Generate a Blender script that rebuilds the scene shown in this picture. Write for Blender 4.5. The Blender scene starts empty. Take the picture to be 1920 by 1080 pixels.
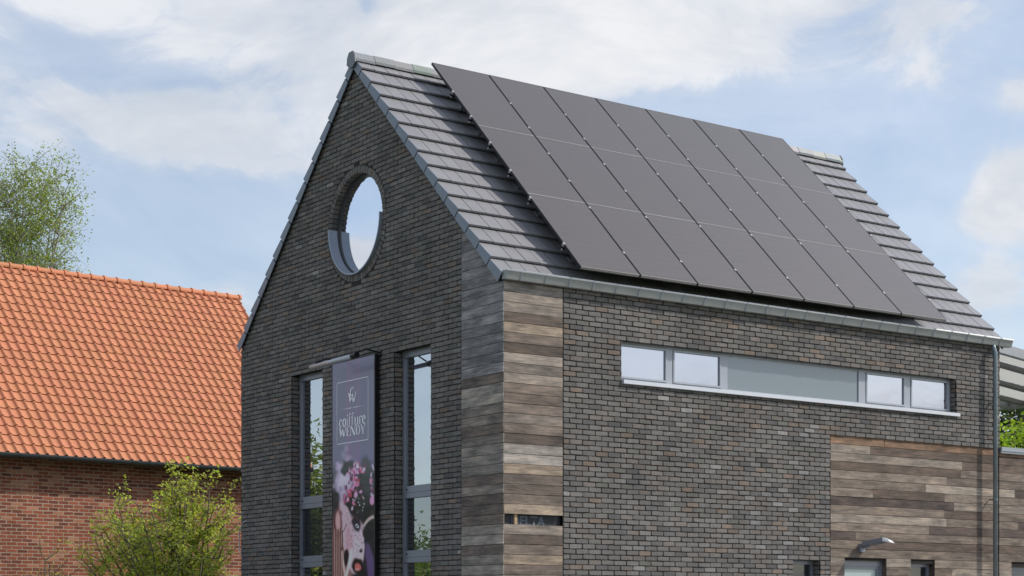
import bpy, math, random
import numpy as np
from mathutils import Vector, Matrix
from mathutils.geometry import tessellate_polygon
random.seed(7); rng = np.random.default_rng(11)
R = random.uniform
sc = bpy.context.scene
COL = bpy.data.collections.new('scene'); sc.collection.children.link(COL)
H = 1.6                      # camera height; the ground is z = 0
def V(*a): return np.array(a, float)

# ------------------------------------------------------------------ helpers
class MB:
    """collects faces; build() links them as ONE mesh object"""
    def __init__(s): s.v=[]; s.f=[]; s.m=[]; s.c=[]
    def face(s, pts, mat=0, col=(1,1,1)):
        n=len(s.v); s.v.extend([tuple(float(q) for q in p) for p in pts]); s.f.append(tuple(range(n,n+len(pts)))); s.m.append(mat); s.c.append(col)
    def hexa(s, p, mat=0, col=(1,1,1), skip=()):
        """p: 8 corners, bottom ring 0-3 then top ring 4-7"""
        n=len(s.v); s.v.extend([tuple(float(q) for q in a) for a in p])
        for k,f in enumerate(((3,2,1,0),(4,5,6,7),(0,1,5,4),(1,2,6,5),(2,3,7,6),(3,0,4,7))):
            if k in skip: continue
            s.f.append(tuple(n+i for i in f)); s.m.append(mat); s.c.append(col)
    def box(s, a, b, mat=0, col=(1,1,1)):
        (x0,y0,z0),(x1,y1,z1)=a,b
        s.hexa([(x0,y0,z0),(x1,y0,z0),(x1,y1,z0),(x0,y1,z0),(x0,y0,z1),(x1,y0,z1),(x1,y1,z1),(x0,y1,z1)],mat,col)
    def obox(s, o, ax, ay, az, mat=0, col=(1,1,1)):
        o=V(*o); ax=V(*ax); ay=V(*ay); az=V(*az)
        s.hexa([o,o+ax,o+ax+ay,o+ay,o+az,o+ax+az,o+ax+ay+az,o+ay+az],mat,col)
    def tube(s, pts, r, n=8, mat=0, col=(1,1,1), caps=True):
        pts=[V(*p) for p in pts]; rs=r if hasattr(r,'__len__') else [r]*len(pts); base=len(s.v)
        for i,p in enumerate(pts):
            d=pts[min(i+1,len(pts)-1)]-pts[max(i-1,0)]; d=d/(np.linalg.norm(d)+1e-9)
            a=np.cross(d,V(0,0,1) if abs(d[2])<.9 else V(1,0,0)); a/=np.linalg.norm(a); b=np.cross(d,a)
            for k in range(n):
                t=2*math.pi*k/n; s.v.append(tuple(p+(a*math.cos(t)+b*math.sin(t))*rs[i]))
        for i in range(len(pts)-1):
            for k in range(n):
                q=base+i*n; s.f.append((q+k,q+n+k,q+n+(k+1)%n,q+(k+1)%n)); s.m.append(mat); s.c.append(col)
        if caps:
            s.f.append(tuple(base+k for k in range(n))); s.m.append(mat); s.c.append(col)
            q=base+(len(pts)-1)*n; s.f.append(tuple(q+n-1-k for k in range(n))); s.m.append(mat); s.c.append(col)
    def extrude(s, prof, o, a, b, l, mat=0, col=(1,1,1)):
        """closed 2-D profile (p,q) in axes a,b at o, pulled along l"""
        o=V(*o);a=V(*a);b=V(*b);l=V(*l); P=[o+a*p+b*q for p,q in prof]; Q=[p+l for p in P]; n=len(P)
        for i in range(n): s.face([P[i],P[(i+1)%n],Q[(i+1)%n],Q[i]],mat,col)
        s.face(P[::-1],mat,col); s.face(Q,mat,col)
    def build(s, name, mats, parent=None, smooth=False):
        me=bpy.data.meshes.new(name); me.from_pydata(s.v,[],s.f)
        if not isinstance(mats,(list,tuple)): mats=[mats]
        for m in mats: me.materials.append(m)
        me.polygons.foreach_set('material_index', s.m)
        ca=me.color_attributes.new('Col','FLOAT_COLOR','CORNER')
        lt=np.zeros(len(me.polygons),int); me.polygons.foreach_get('loop_total',lt)
        c=np.array([(a[0],a[1],a[2],1.) for a in s.c]); ca.data.foreach_set('color', np.repeat(c,lt,axis=0).ravel())
        if smooth: me.polygons.foreach_set('use_smooth',[True]*len(me.polygons))
        me.update()
        o=bpy.data.objects.new(name,me); COL.objects.link(o)
        if parent is not None: o.parent=parent
        return o
def empty(name, loc=(0,0,0)):
    o=bpy.data.objects.new(name,None); COL.objects.link(o); o.location=loc; o.empty_display_size=.2; return o
def tag(o, label=None, cat=None, group=None, kind=None):
    if label: o['label']=label
    if cat: o['category']=cat
    if group: o['group']=group
    if kind: o['kind']=kind
    return o
def lin(r,g,b):
    f=lambda c:(c/255/12.92 if c<10 else ((c/255+.055)/1.055)**2.4); return (f(r),f(g),f(b))

# ------------------------------------------------------------------ materials
class NT:
    def __init__(s,tree): s.t=tree
    def n(s,typ,ins=None,**kw):
        nd=s.t.nodes.new(typ)
        for k,v in kw.items(): setattr(nd,k,v)
        for k,v in (ins or {}).items():
            if isinstance(v,bpy.types.NodeSocket): s.t.links.new(v,nd.inputs[k])
            else:
                sk=nd.inputs[k]
                if hasattr(v,'__len__') and sk.type=='VECTOR': v=tuple(v)[:3]
                if hasattr(v,'__len__') and sk.type=='RGBA': v=(*tuple(v)[:3],1)
                sk.default_value=v
        return nd
    def m(s,op,a,b=0.,c=None,clamp=False):
        i={0:a,1:b}
        if c is not None: i[2]=c
        return s.n('ShaderNodeMath',i,operation=op,use_clamp=clamp).outputs[0]
    def mix(s,f,a,b,bt='MIX'):
        nd=s.n('ShaderNodeMix',data_type='RGBA',blend_type=bt)
        for k,v in ((0,f),(6,a),(7,b)):
            if isinstance(v,bpy.types.NodeSocket): s.t.links.new(v,nd.inputs[k])
            else: nd.inputs[k].default_value=v if k==0 else (*v[:3],1)
        return nd.outputs[2]
    def ramp(s,f,stops):
        nd=s.n('ShaderNodeValToRGB',{0:f}); e=nd.color_ramp.elements
        while len(e)<len(stops): e.new(.5)
        for q,(p,c) in zip(e,stops): q.position=p; q.color=(*c,1) if len(c)==3 else c
        return nd.outputs[0]
    def noise(s,vec,scale,detail=3,rough=.55,dist=0):
        return s.n('ShaderNodeTexNoise',{'Vector':vec,'Scale':scale,'Detail':detail,'Roughness':rough,'Distortion':dist}).outputs[0]
def mat(name):
    m=bpy.data.materials.new(name); m.use_nodes=True; t=m.node_tree; t.nodes.clear(); nt=NT(t)
    return m,nt
def finish(nt,bsdf): 
    o=nt.n('ShaderNodeOutputMaterial'); nt.t.links.new(bsdf,o.inputs[0])
def simple(name,col,rough=.6,metal=0,var=.12,vscale=6,bump=0,bscale=60,spec=.5,usecol=False,coat=0,coatr=.1,stretch=(1,1,1),detail=4):
    m,nt=mat(name); tc=nt.n('ShaderNodeTexCoord').outputs['Object']
    if stretch!=(1,1,1): tc=nt.n('ShaderNodeMapping',{0:tc,3:stretch}).outputs[0]
    c=(*col,1)
    if usecol: c=nt.n('ShaderNodeVertexColor',layer_name='Col').outputs[0]
    nz=nt.noise(tc,vscale,detail)
    k=nt.m('MULTIPLY_ADD',nt.m('SUBTRACT',nz,.5),2.4*var,1.)
    if usecol: c=nt.mix(1.,c,(*col,1),'MULTIPLY')
    cc=nt.n('ShaderNodeVectorMath',{0:c},operation='SCALE'); nt.t.links.new(k,cc.inputs['Scale'])
    b=nt.n('ShaderNodeBsdfPrincipled',{'Base Color':cc.outputs[0],'Roughness':rough,'Metallic':metal,'Specular IOR Level':spec,'Coat Weight':coat,'Coat Roughness':coatr})
    if bump:
        bn=nt.noise(tc,bscale,3); bb=nt.n('ShaderNodeBump',{'Height':bn,'Strength':bump,'Distance':.01}); nt.t.links.new(bb.outputs[0],b.inputs['Normal'])
    finish(nt,b.outputs[0]); return m

M={}
# handmade brick: colour comes per brick from the mesh, cloudy kiln marks and grain from noise
def brickmat(name, lo=.62, hi=1.42):
    m,nt=mat(name); tc=nt.n('ShaderNodeTexCoord').outputs['Object']
    c=nt.n('ShaderNodeVertexColor',layer_name='Col').outputs[0]
    a=nt.noise(tc,14,4,.65); b=nt.noise(tc,90,3,.7); big=nt.noise(tc,.9,3)
    k=nt.m('ADD',nt.m('MULTIPLY_ADD',a,hi-lo,lo),nt.m('MULTIPLY',nt.m('SUBTRACT',b,.5),.7))
    k=nt.m('MULTIPLY',k,nt.m('MULTIPLY_ADD',big,.5,.75))
    cc=nt.n('ShaderNodeVectorMath',{0:c},operation='SCALE'); nt.t.links.new(k,cc.inputs['Scale'])
    st=nt.noise(nt.n('ShaderNodeMapping',{0:tc,3:(1.6,1.6,.35)}).outputs[0],1.7,5,.65)
    cc_=nt.n('ShaderNodeVectorMath',{0:cc.outputs[0]},operation='SCALE'); nt.t.links.new(nt.m('MULTIPLY_ADD',st,.75,.62),cc_.inputs['Scale']); cc=cc_
    # rare lime bloom specks
    sp=nt.m('MULTIPLY',nt.ramp(nt.noise(tc,11,2,.5),[(.70,(0,0,0)),(.78,(1,1,1))]),nt.ramp(b,[(.5,(0,0,0)),(.62,(1,1,1))]))
    cc=nt.mix(nt.m('MULTIPLY',sp,.35),cc.outputs[0],(.42,.41,.39))
    bs=nt.n('ShaderNodeBsdfPrincipled',{'Base Color':cc,'Roughness':.88,'Specular IOR Level':.25})
    h=nt.m('ADD',b,nt.m('MULTIPLY',a,1.4)); bb=nt.n('ShaderNodeBump',{'Height':h,'Strength':.55,'Distance':.006}); nt.t.links.new(bb.outputs[0],bs.inputs['Normal'])
    finish(nt,bs.outputs[0]); return m
M['brick']=brickmat('dark_brick',.70,1.30); M['redbrick']=brickmat('red_brick',.75,1.25)
def woodmat():
    m,nt=mat('weathered_wood'); tc=nt.n('ShaderNodeTexCoord').outputs['Object']
    c=nt.n('ShaderNodeVertexColor',layer_name='Col'); 
    # each board shifts its grain: offset by its own colour
    off=nt.n('ShaderNodeVectorMath',{0:c.outputs[0],1:(97.,53.,71.)},operation='MULTIPLY').outputs[0]
    p=nt.n('ShaderNodeVectorMath',{0:tc,1:off},operation='ADD').outputs[0]
    g=nt.n('ShaderNodeMapping',{0:p,3:(1.5,1.5,22.)}).outputs[0]
    w=nt.noise(g,1.6,6,.65,.9); f=nt.noise(nt.n('ShaderNodeMapping',{0:p,3:(5.,5.,160.)}).outputs[0],2.2,3,.6)
    bl=nt.noise(nt.n('ShaderNodeMapping',{0:p,3:(1.6,1.6,5.)}).outputs[0],1.6,3,.6)
    k=nt.m('ADD',nt.m('MULTIPLY_ADD',w,2.0,-.05),nt.m('MULTIPLY',nt.m('SUBTRACT',f,.5),.6))
    k=nt.m('MULTIPLY',k,nt.m('MULTIPLY_ADD',bl,1.9,.05))
    cc=nt.n('ShaderNodeVectorMath',{0:c.outputs[0]},operation='SCALE'); nt.t.links.new(k,cc.inputs['Scale'])
    warm=nt.mix(nt.ramp(bl,[(.5,(0,0,0)),(.72,(1,1,1))]),(1,1,1),(1.05,.98,.92))
    cc=nt.mix(1.,cc.outputs[0],warm,'MULTIPLY')
    # knots and rusty nail streaks
    kn=nt.n('ShaderNodeTexVoronoi',{'Vector':nt.n('ShaderNodeMapping',{0:p,3:(1.3,1.3,5.)}).outputs[0],'Scale':1.6}).outputs['Distance']
    cc=nt.mix(nt.ramp(kn,[(.02,(.6,.6,.6)),(.07,(0,0,0))]),cc,(.05,.035,.025))
    b=nt.n('ShaderNodeBsdfPrincipled',{'Base Color':cc,'Roughness':.78,'Specular IOR Level':.3})
    bb=nt.n('ShaderNodeBump',{'Height':nt.m('ADD',w,f),'Strength':.4,'Distance':.004}); nt.t.links.new(bb.outputs[0],b.inputs['Normal'])
    finish(nt,b.outputs[0]); return m
M['wood']=woodmat()
M['tile']=simple('grey_roof_tile',(1,1,1),.42,var=.13,vscale=5,bump=.25,bscale=120,usecol=True,spec=.5,detail=6)
M['orange']=simple('orange_clay_tile',(1,1,1),.6,var=.12,vscale=5,bump=.2,bscale=60,usecol=True,spec=.3,detail=5)
M['alu']=simple('window_aluminium',(.235,.25,.29),.34,.25,var=.04,bump=.02)
M['alulight']=simple('sill_aluminium',(.62,.64,.68),.32,.15,var=.05)
M['zinc']=simple('zinc_gutter',(.32,.335,.32),.5,.1,var=.22,vscale=4)
M['galv']=simple('galvanised_pipe',(.2,.24,.26),.38,.55,var=.35,vscale=9,stretch=(1,1,.35))
M['darkgutter']=simple('dark_grey_gutter',(.07,.08,.09),.4,.3,var=.1)
M['black']=simple('black_metal',(.012,.012,.014),.35,.2,var=.1)
M['inside']=simple('dark_interior',(.02,.02,.022),.9)
M['membrane']=simple('dark_membrane',(.02,.022,.026),.6,var=.3,vscale=20)
M['batten']=simple('raw_batten',(.42,.29,.16),.8,var=.3,vscale=30)
M['letter']=simple('pale_lettering',(.95,.95,.97),.5,var=.02)
M['greyletter']=simple('grey_lettering',(.10,.115,.15),.6,var=.2,vscale=30)
M['frame_black']=simple('panel_frame',(.03,.03,.034),.4,.5,var=.05)
M['silver']=simple('aluminium_clamp',(.55,.55,.55),.35,.8,var=.05)
M['canvas']=simple('canopy_sheet',(.72,.71,.68),.7,var=.06,vscale=3)
mc,ntc=mat('canopy_sheet_translucent')
_d=ntc.n('ShaderNodeBsdfDiffuse',{'Color':(.8,.79,.76,1)}); _t=ntc.n('ShaderNodeBsdfTranslucent',{'Color':(.85,.84,.80,1)}); finish(ntc,ntc.n('ShaderNodeMixShader',{0:.6,1:_d.outputs[0],2:_t.outputs[0]}).outputs[0]); M['canvas']=mc
M['canopyframe']=simple('canopy_frame',(.17,.165,.16),.5,var=.05)
M['coping']=simple('roof_coping',(.33,.36,.39),.4,.4,var=.08)
M['bark']=simple('bark',(.16,.13,.09),.9,var=.4,vscale=20)
M['birchbark']=simple('birch_bark',(.30,.28,.25),.9,var=.5,vscale=12)
M['asphalt']=simple('asphalt',(.06,.06,.062),.9,var=.2,vscale=3,bump=.2)
M['paving']=simple('paving_stone',(.22,.21,.20),.85,var=.2,vscale=2.5,bump=.2)
M['kerb']=simple('kerb_stone',(.33,.32,.31),.85,var=.2)
M['grass']=simple('lawn',(.06,.1,.025),.95,var=.5,vscale=8,bump=.6,bscale=40)
M['paint']=simple('road_paint',(.75,.75,.73),.7,var=.1)
M['poster']=simple('printed_banner',(1,1,1),.4,usecol=True,var=.0,coat=.28,coatr=.03,spec=.25)
def glass(name,fac=.55,inner=(.018,.022,.028),gl=(.80,.87,.93),r=.0):
    m,nt=mat(name)
    a=nt.n('ShaderNodeBsdfPrincipled',{'Base Color':(*inner,1),'Roughness':.3,'Specular IOR Level':.2})
    tc=nt.n('ShaderNodeTexCoord').outputs['Object']; nz=nt.noise(tc,1.3,2)
    bb=nt.n('ShaderNodeBump',{'Height':nz,'Strength':.05,'Distance':.02}).outputs[0]
    g=nt.n('ShaderNodeBsdfGlossy',{'Color':(*gl,1),'Roughness':r,'Normal':bb})
    lw=nt.n('ShaderNodeFresnel',{'IOR':1.6}).outputs[0]
    f=nt.m('ADD',nt.m('MULTIPLY',lw,1.-fac),fac,clamp=True)
    mx=nt.n('ShaderNodeMixShader',{0:f,1:a.outputs[0],2:g.outputs[0]}); finish(nt,mx.outputs[0]); return m
M['glass']=glass('window_glass',.56,gl=(.86,.87,.90))
M['darkglass']=glass('clear_dark_glass',.07)
M['smallglass']=glass('shaded_glass',.04)
M['frost']=glass('frosted_pane',.10,(.125,.150,.165),(.78,.84,.9),.25)
M['doorpane']=glass('door_pane',.1,(.36,.44,.45),(.8,.9,.9),.25)
def panelmat():
    m,nt=mat('solar_glass'); tc=nt.n('ShaderNodeTexCoord').outputs['Object']
    sx=nt.n('ShaderNodeSeparateXYZ',{0:tc})
    a=nt.noise(nt.n('ShaderNodeMapping',{0:tc,3:(.6,9.,1.)}).outputs[0],2.2,5,.7)
    # fine cell lines along the panel
    ln=nt.m('LESS_THAN',nt.m('PINGPONG',sx.outputs[1],.0785),.0022)
    ly=nt.m('LESS_THAN',nt.m('PINGPONG',sx.outputs[0],.0785),.0018)
    l=nt.m('MAXIMUM',ln,ly)
    c=nt.mix(a,(.040,.028,.019),(.088,.066,.048)); c=nt.mix(nt.m('MULTIPLY',l,.35),c,(.16,.15,.14))
    rb=nt.m('MULTIPLY_ADD',a,.12,.24)
    b=nt.n('ShaderNodeBsdfPrincipled',{'Base Color':c,'Roughness':rb,'Specular IOR Level':.9,'Specular Tint':(1,.92,.84,1),'Coat Weight':.55,'Coat Roughness':.16,'Coat IOR':1.45})
    finish(nt,b.outputs[0]); return m
M['solar']=panelmat()
def leafmat(name,c,tr=.35):
    m,nt=mat(name); v=nt.n('ShaderNodeVertexColor',layer_name='Col').outputs[0]
    cc=nt.mix(1.,v,c,'MULTIPLY')
    d=nt.n('ShaderNodeBsdfPrincipled',{'Base Color':cc,'Roughness':.55,'Specular IOR Level':.35})
    t=nt.n('ShaderNodeBsdfTranslucent',{'Color':nt.mix(1.,cc,(1.25,1.35,.6),'MULTIPLY')})
    mx=nt.n('ShaderNodeMixShader',{0:tr,1:d.outputs[0],2:t.outputs[0]}); finish(nt,mx.outputs[0]); return m
M['birchleaf']=leafmat('birch_leaf',(.27,.33,.09),.5)
M['shrubleaf']=leafmat('shrub_leaf',(.42,.47,.11),.5)
M['limeleaf']=leafmat('lime_leaf',(.30,.42,.05),.45)
M['darkleaf']=leafmat('dark_leaf',(.06,.08,.035),.2)

# ------------------------------------------------------------------ brickwork
BH,BL=.0735,.2292
def brick_rows(mb,O,U,N,vmin,vmax,spans,palette,phase=0.,zref=1.3874+H,joint=.0115,depth=.011,L=BL,mat=0,jit=.0028,par=0):
    """rows of separate, slightly uneven bricks on the plane through O with axis U and outward normal N.
    spans(v0,v1) gives the allowed intervals along U for the row; v is world height"""
    O=V(*O);U=V(*U);N=V(*N);Z=V(0,0,1)
    r0=int(math.floor((vmin-zref)/BH)); r1=int(math.ceil((vmax-zref)/BH))
    for r in range(r0,r1):
        a=zref+r*BH; b=a+BH
        if b<=vmin+.012 or a>=vmax-.012: continue
        va=max(a+joint/2,vmin); vb=min(b-joint/2,vmax)
        if vb-va<.018: continue
        sh=phase+(L/2 if (r+par)%2 else 0)+R(-.006,.006)
        for (s0,s1) in spans(a,b):
            k=int(math.floor((s0-sh)/L))
            while True:
                u0=sh+k*L+R(-.003,.003); u1=u0+L-joint; k+=1
                if u0>s1: break
                e0=u0<s0; e1=u1>s1
                x0=max(u0,s0+R(0,.007)); x1=min(u1,s1-R(0,.007))
                if x1-x0<.028: continue
                dv=R(-.0022,.0022); tl=R(-.0022,.0022); c=palette()
                if U[0]>.5 and N[1]<-.5 and palette is not pal_red:
                    for (sx_,sz_,sr_,sp_) in ((5.15,3.0,.5,.22),(5.75,4.2,.35,.2),(3.6,4.85,.4,.10),(2.6,2.2,.5,.05)):
                        if math.hypot((x0+x1)/2-sx_,(va-sz_)*.8)<sr_ and random.random()<sp_: q_=R(.19,.27); c=(q_,q_*.98,q_*.96)
                dp=depth*R(.45,1.15)
                ya,yb=va+dv,vb+dv+R(-.0025,.0015); ch=min(.010,(x1-x0)*.2); cv=.009
                j=lambda:R(-jit,jit)
                pts=[(x0+ch,ya+j()-tl),(x1-ch,ya+j()+tl),(x1+j()*.5,ya+cv+tl),(x1+j()*.5,yb-cv+tl),(x1-ch,yb+j()+tl),(x0+ch,yb+j()-tl),(x0+j()*.5,yb-cv-tl),(x0+j()*.5,ya+cv-tl)]
                n=len(mb.v)
                base=O-U*0
                for (u,v) in pts: p=O+U*u+Z*(v-O[2]); mb.v.append((p[0],p[1],p[2]))
                cu=(x0+x1)/2; cw=(ya+yb)/2
                for (u,v) in pts:
                    u=u+(cu-u)*min(.25,.0035/max(abs(cu-u),.004)); v=v+(cw-v)*.09
                    p=O+U*u+Z*(v-O[2])+N*dp; mb.v.append((p[0],p[1],p[2]))
                for i in range(8):
                    jn=(i+1)%8; mb.f.append((n+i,n+jn,n+8+jn,n+8+i)); mb.m.append(mat); mb.c.append(c)
                mb.f.append(tuple(n+8+i for i in range(8))); mb.m.append(mat); mb.c.append(c)
def pal_dark(warm=1.):
    def f():
        t=random.random(); g=R(.135,.188)
        if t<.56: h=(1.0,.955,.905)
        elif t<.74: h=(1.06,.955,.87)
        elif t<.79: g=R(.14,.19); h=(1.14,.93,.77)
        elif t<.89: g=R(.105,.135); h=(1.,.975,.97)
        elif t<.95: g=R(.13,.17); h=(.99,1.0,.91)
        elif t<.992: g=R(.17,.21); h=(1.03,.98,.93)
        else: g=R(.24,.32); h=(1.,.98,.94)
        return (g*h[0]*1.0,g*h[1]*.98,g*h[2]*.965)
    return f
def pal_red():
    t=random.random(); g=R(.8,1.15)
    if t<.6: c=(.275,.085,.048)
    elif t<.85: c=(.18,.058,.038)
    else: c=(.38,.17,.10)
    return tuple(q*g for q in c)
MORT=(.038,.034,.031)
def wall_fill(mb,outer,holes,to3,col,mat=0):
    loops=[outer]+holes
    tris=tessellate_polygon([[Vector((a,b,0)) for a,b in l] for l in loops]); flat=[p for l in loops for p in l]
    for t in tris: mb.face([to3(*flat[i]) for i in t],mat,col)
def sub(spans,cuts):
    out=[]
    for (a,b) in spans:
        seg=[(a,b)]
        for (c,d) in cuts:
            seg=[q for (x,y) in seg for q in ((x,min(y,c)),(max(x,d),y)) if q[1]-q[0]>.01]
        out+=seg
    return out

# ------------------------------------------------------------------ the dark brick house
W,L=7.941,10.381; YR=3.965; ZAP=8.579+H; ZE=4.691+H; EO=.048
AG,AX=1.034,1.022
house=empty('brick_house'); tag(house,'dark brick house with grey tiled gable roof, round window and weathered timber corner','house')
slopez=lambda y: ZAP-abs(y-YR)
# openings in the gable wall (y0,y1,z0,z1) and the round one
GW=[(5.06,6.101,.35,3.977+H),(1.847,2.862,.35,3.977+H)]; RC=(3.97,6.088+H); RR=.785; RO=RR+.105
def gspans(a,b):
    top=max(a,b); lo=AG+.004; hi=W
    h=ZAP-.02-a     # half width available under the slope
    if h<=.03: return []
    lo=max(lo,YR-h); hi=min(hi,YR+h); cuts=[]
    for (y0,y1,z0,z1) in GW:
        if b-.03>z0 and a+.03<z1: cuts.append((y0,y1))
    dz=0 if a<RC[1]<b else min(abs(a-RC[1]),abs(b-RC[1]))
    if dz<RO: q=math.sqrt(RO*RO-dz*dz)-.006; cuts.append((RC[0]-q,RC[0]+q))
    return sub([(lo,hi)],cuts)
g=MB(); pd=pal_dark()
# plane X=0, outward -X; brick faces stand about 11 mm proud of the mortar at X=+.009
brick_rows(g,(.009,0,0),(0,1,0),(-1,0,0),0.,ZAP-.03,gspans,pd,phase=AG+.004)
holes=[[(y0,z0),(y1,z0),(y1,z1),(y0,z1)] for (y0,y1,z0,z1) in GW]
holes.append([(RC[0]+RR*math.cos(t),RC[1]+RR*math.sin(t)) for t in np.linspace(0,2*math.pi,49)[:-1]])
wall_fill(g,[(0,0),(W-.008,0),(W-.008,slopez(W)),(YR,ZAP),(0,slopez(0))],holes,lambda a,b:(.009,a,b),MORT)
# ring of radial bricks lining the round opening
n=66
for k in range(n):
    t0=2*math.pi*(k+.09)/n; t1=2*math.pi*(k+.91)/n; ri=RR+R(-.004,.003); ro=RO+R(-.006,.004); xf=-R(0,.006); c=pd()
    P=lambda r,t,x:(x,RC[0]+r*math.cos(t),RC[1]+r*math.sin(t))
    g.hexa([P(ri,t0,.17),P(ri,t1,.17),P(ro,t1,.17),P(ro,t0,.17),P(ri,t0,xf),P(ri,t1,xf),P(ro,t1,xf),P(ro,t0,xf)],0,c)
for k in range(48):
    t0=2*math.pi*k/48; t1=2*math.pi*(k+1)/48; q=RR+.006
    g.face([(x,RC[0]+q*math.cos(t),RC[1]+q*math.sin(t)) for t,x in ((t0,.009),(t1,.009),(t1,.2),(t0,.2))],0,MORT)
# jambs and heads of the tall windows
for (y0,y1,z0,z1) in GW:
    brick_rows(g,(0,y1-.006,0),(1,0,0),(0,-1,0),z0,z1,lambda a,b:[(.012,.2)],pd,phase=-.09)
    brick_rows(g,(0,y0+.006,0),(1,0,0),(0,1,0),z0,z1,lambda a,b:[(.012,.2)],pd,phase=-.09)
    g.box((.0095,y0-.02,z1),(.26,y1+.02,z1+.03),0,MORT); g.box((.0095,y0-.02,z0-.04),(.26,y1+.02,z0-.002),0,MORT)
    g.box((.012,y1+.0005,z0),(.26,y1+.02,z1),0,MORT); g.box((.012,y0-.02,z0),(.26,y0-.0005,z1),0,MORT)
g.build('gable_wall',M['brick'],house)

# long side wall, plane Y=0, outward -Y
SW=(2.073,9.261,3.345+H,3.977+H); PW=(6.298,2.872+H); BW=(5.492,6.071,.55,.872+H)
def sspans(a,b):
    lo,hi=AX+.006,L
    if b<PW[1]+.02: hi=PW[0]
    cuts=[]
    for (x0,x1,z0,z1) in (SW,BW):
        if b-.03>z0 and a+.03<z1: cuts.append((x0,x1))
    return sub([(lo,hi)],cuts)
s=MB()
brick_rows(s,(0,.009,0),(1,0,0),(0,-1,0),0.,4.60+H,sspans,pd,phase=AX+.006,par=1)
wall_fill(s,[(AX,0),(PW[0]-.004,0),(PW[0]-.004,PW[1]+.006),(L-.008,PW[1]+.006),(L-.008,4.66+H),(AX,4.66+H)],
          [[(x0,z0),(x1,z0),(x1,z1),(x0,z1)] for (x0,x1,z0,z1) in (SW,BW)],lambda a,b:(a,.009,b),MORT)
for (x0,x1,z0,z1) in (SW,BW):
    brick_rows(s,(x1-.006,0,0),(0,1,0),(-1,0,0),z0,z1,lambda a,b:[(.012,.2)],pd,phase=-.09)
    brick_rows(s,(x0+.006,0,0),(0,1,0),(1,0,0),z0,z1,lambda a,b:[(.012,.2)],pd,phase=-.09)
    s.box((x0-.02,.0095,z1),(x1+.02,.26,z1+.03),0,MORT); s.box((x0-.02,.0095,z0-.04),(x1+.02,.26,z0-.002),0,MORT)
    s.box((x1+.0005,.012,z0),(x1+.02,.26,z1),0,MORT); s.box((x0-.02,.012,z0),(x0-.0005,.26,z1),0,MORT)
s.box((PW[0]-.003,-.0005,.0),(PW[0],.05,PW[1]),0,MORT); s.box((PW[0],.004,PW[1]),(L-.01,.06,PW[1]+.005),0,MORT)
s.build('side_wall',M['brick'],house)
# far gable and back walls
b=MB()
brick_rows(b,(L-.009,0,0),(0,1,0),(1,0,0),0,ZAP-.05,lambda a,c:sub([(max(.012,YR-(ZAP-.05-a)),min(W,YR+ZAP-.05-a))],[]) if ZAP-.05-a>.05 else [],pd)
wall_fill(b,[(.01,0),(W-.008,0),(W-.008,slopez(W)),(YR,ZAP-.02),(.01,slopez(.01))],[],lambda a,c:(L-.009,a,c),MORT)
brick_rows(b,(0,W-.009,0),(1,0,0),(0,1,0),0,slopez(W)-.05,lambda a,c:[(0,L)],pd)
b.face([(.01,W-.009,0),(L-.01,W-.009,0),(L-.01,W-.009,slopez(W)-.02),(.01,W-.009,slopez(W)-.02)],0,MORT)
b.build('rear_wall',M['brick'],house)

# timber boards: corner on both faces, and the ground floor panel
PITCH=.1385
def boards(mb,O,U,N,spanf,z0,z1,palette,minl=9.,maxl=9.,zref=0.,skip=None,gap=.006,th=.02,sc_=1.):
    O=V(*O);U=V(*U);N=V(*N); k=0
    while True:
        a=zref+k*PITCH; b=a+PITCH; k+=1
        if a>=z1: break
        if b<=z0: continue
        a=max(a,z0); bb=min(b,z1)
        for (s0,s1) in spanf(a,b):
            u=s0
            ln=R(minl*.3,maxl) if minl<9 else 99
            while u<s1-.02:
                e=min(u+ln,s1); 
                if s1-e<.35: e=s1
                ln=R(minl,maxl)
                if not(skip and skip(a,u)):
                    c=palette(a,u); o1=R(-.002,.002); tz=R(0,.0035)
                    ua=u+R(.0005,.0025); ue=e-R(.0005,.0025)
                    P=lambda u_,z_,n_:O+U*u_+V(0,0,1)*(z_-O[2])+N*n_
                    za=a+gap/2; zb=bb-gap/2; bow=R(-.002,.002)
                    mb.hexa([P(ua,za,0),P(ue,za+bow,0),P(ue,zb+bow,0),P(ua,zb,0),P(ua,za,th+o1+tz),P(ue,za+bow,th+o1+tz),P(ue,zb+bow,th+o1-tz*.5),P(ua,zb,th+o1-tz*.5)],0,c)
                u=e
def pal_wood(kind):
    def f(z,u):
        t=random.random(); g=R(.78,1.25)
        if kind=='gable':
            c=(.225,.195,.168) if t<.5 else ((.285,.255,.222) if t<.75 else (.14,.116,.098))
            if z-H>3.3: c=tuple(q*1.25 for q in (.185,.18,.178))
        elif kind=='corner':
            c=(.26,.22,.185) if t<.35 else ((.33,.26,.195) if t<.58 else ((.175,.14,.115) if t<.82 else ((.34,.305,.27) if t<.93 else (.11,.085,.07))))
        else:
            c=(.205,.165,.132) if t<.4 else ((.145,.108,.085) if t<.65 else ((.29,.245,.20) if t<.88 else (.095,.072,.062)))
            if z>PW[1]-.17: c=(.20,.125,.08)
        return tuple(q*g for q in c)
    return f
ZR=1.265+H; ZR=ZR-math.floor(ZR/PITCH)*PITCH    # board joints line up round the corner
gap_z=1.26+H
tg=MB()
boards(tg,(.012,0,0),(0,1,0),(-1,0,0),lambda a,b:[(-.008,AG-.012)] if b<slopez(0)-.02 else [(max(-.008,b-(ZAP-YR)-.01),AG-.012)],0,slopez(AG)-.02,pal_wood('gable'),zref=ZR)
tg.face([(.014,0,0),(.014,AG,0),(.014,AG,slopez(AG)),(.014,0,slopez(0))],0,(.02,.02,.02))
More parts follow.
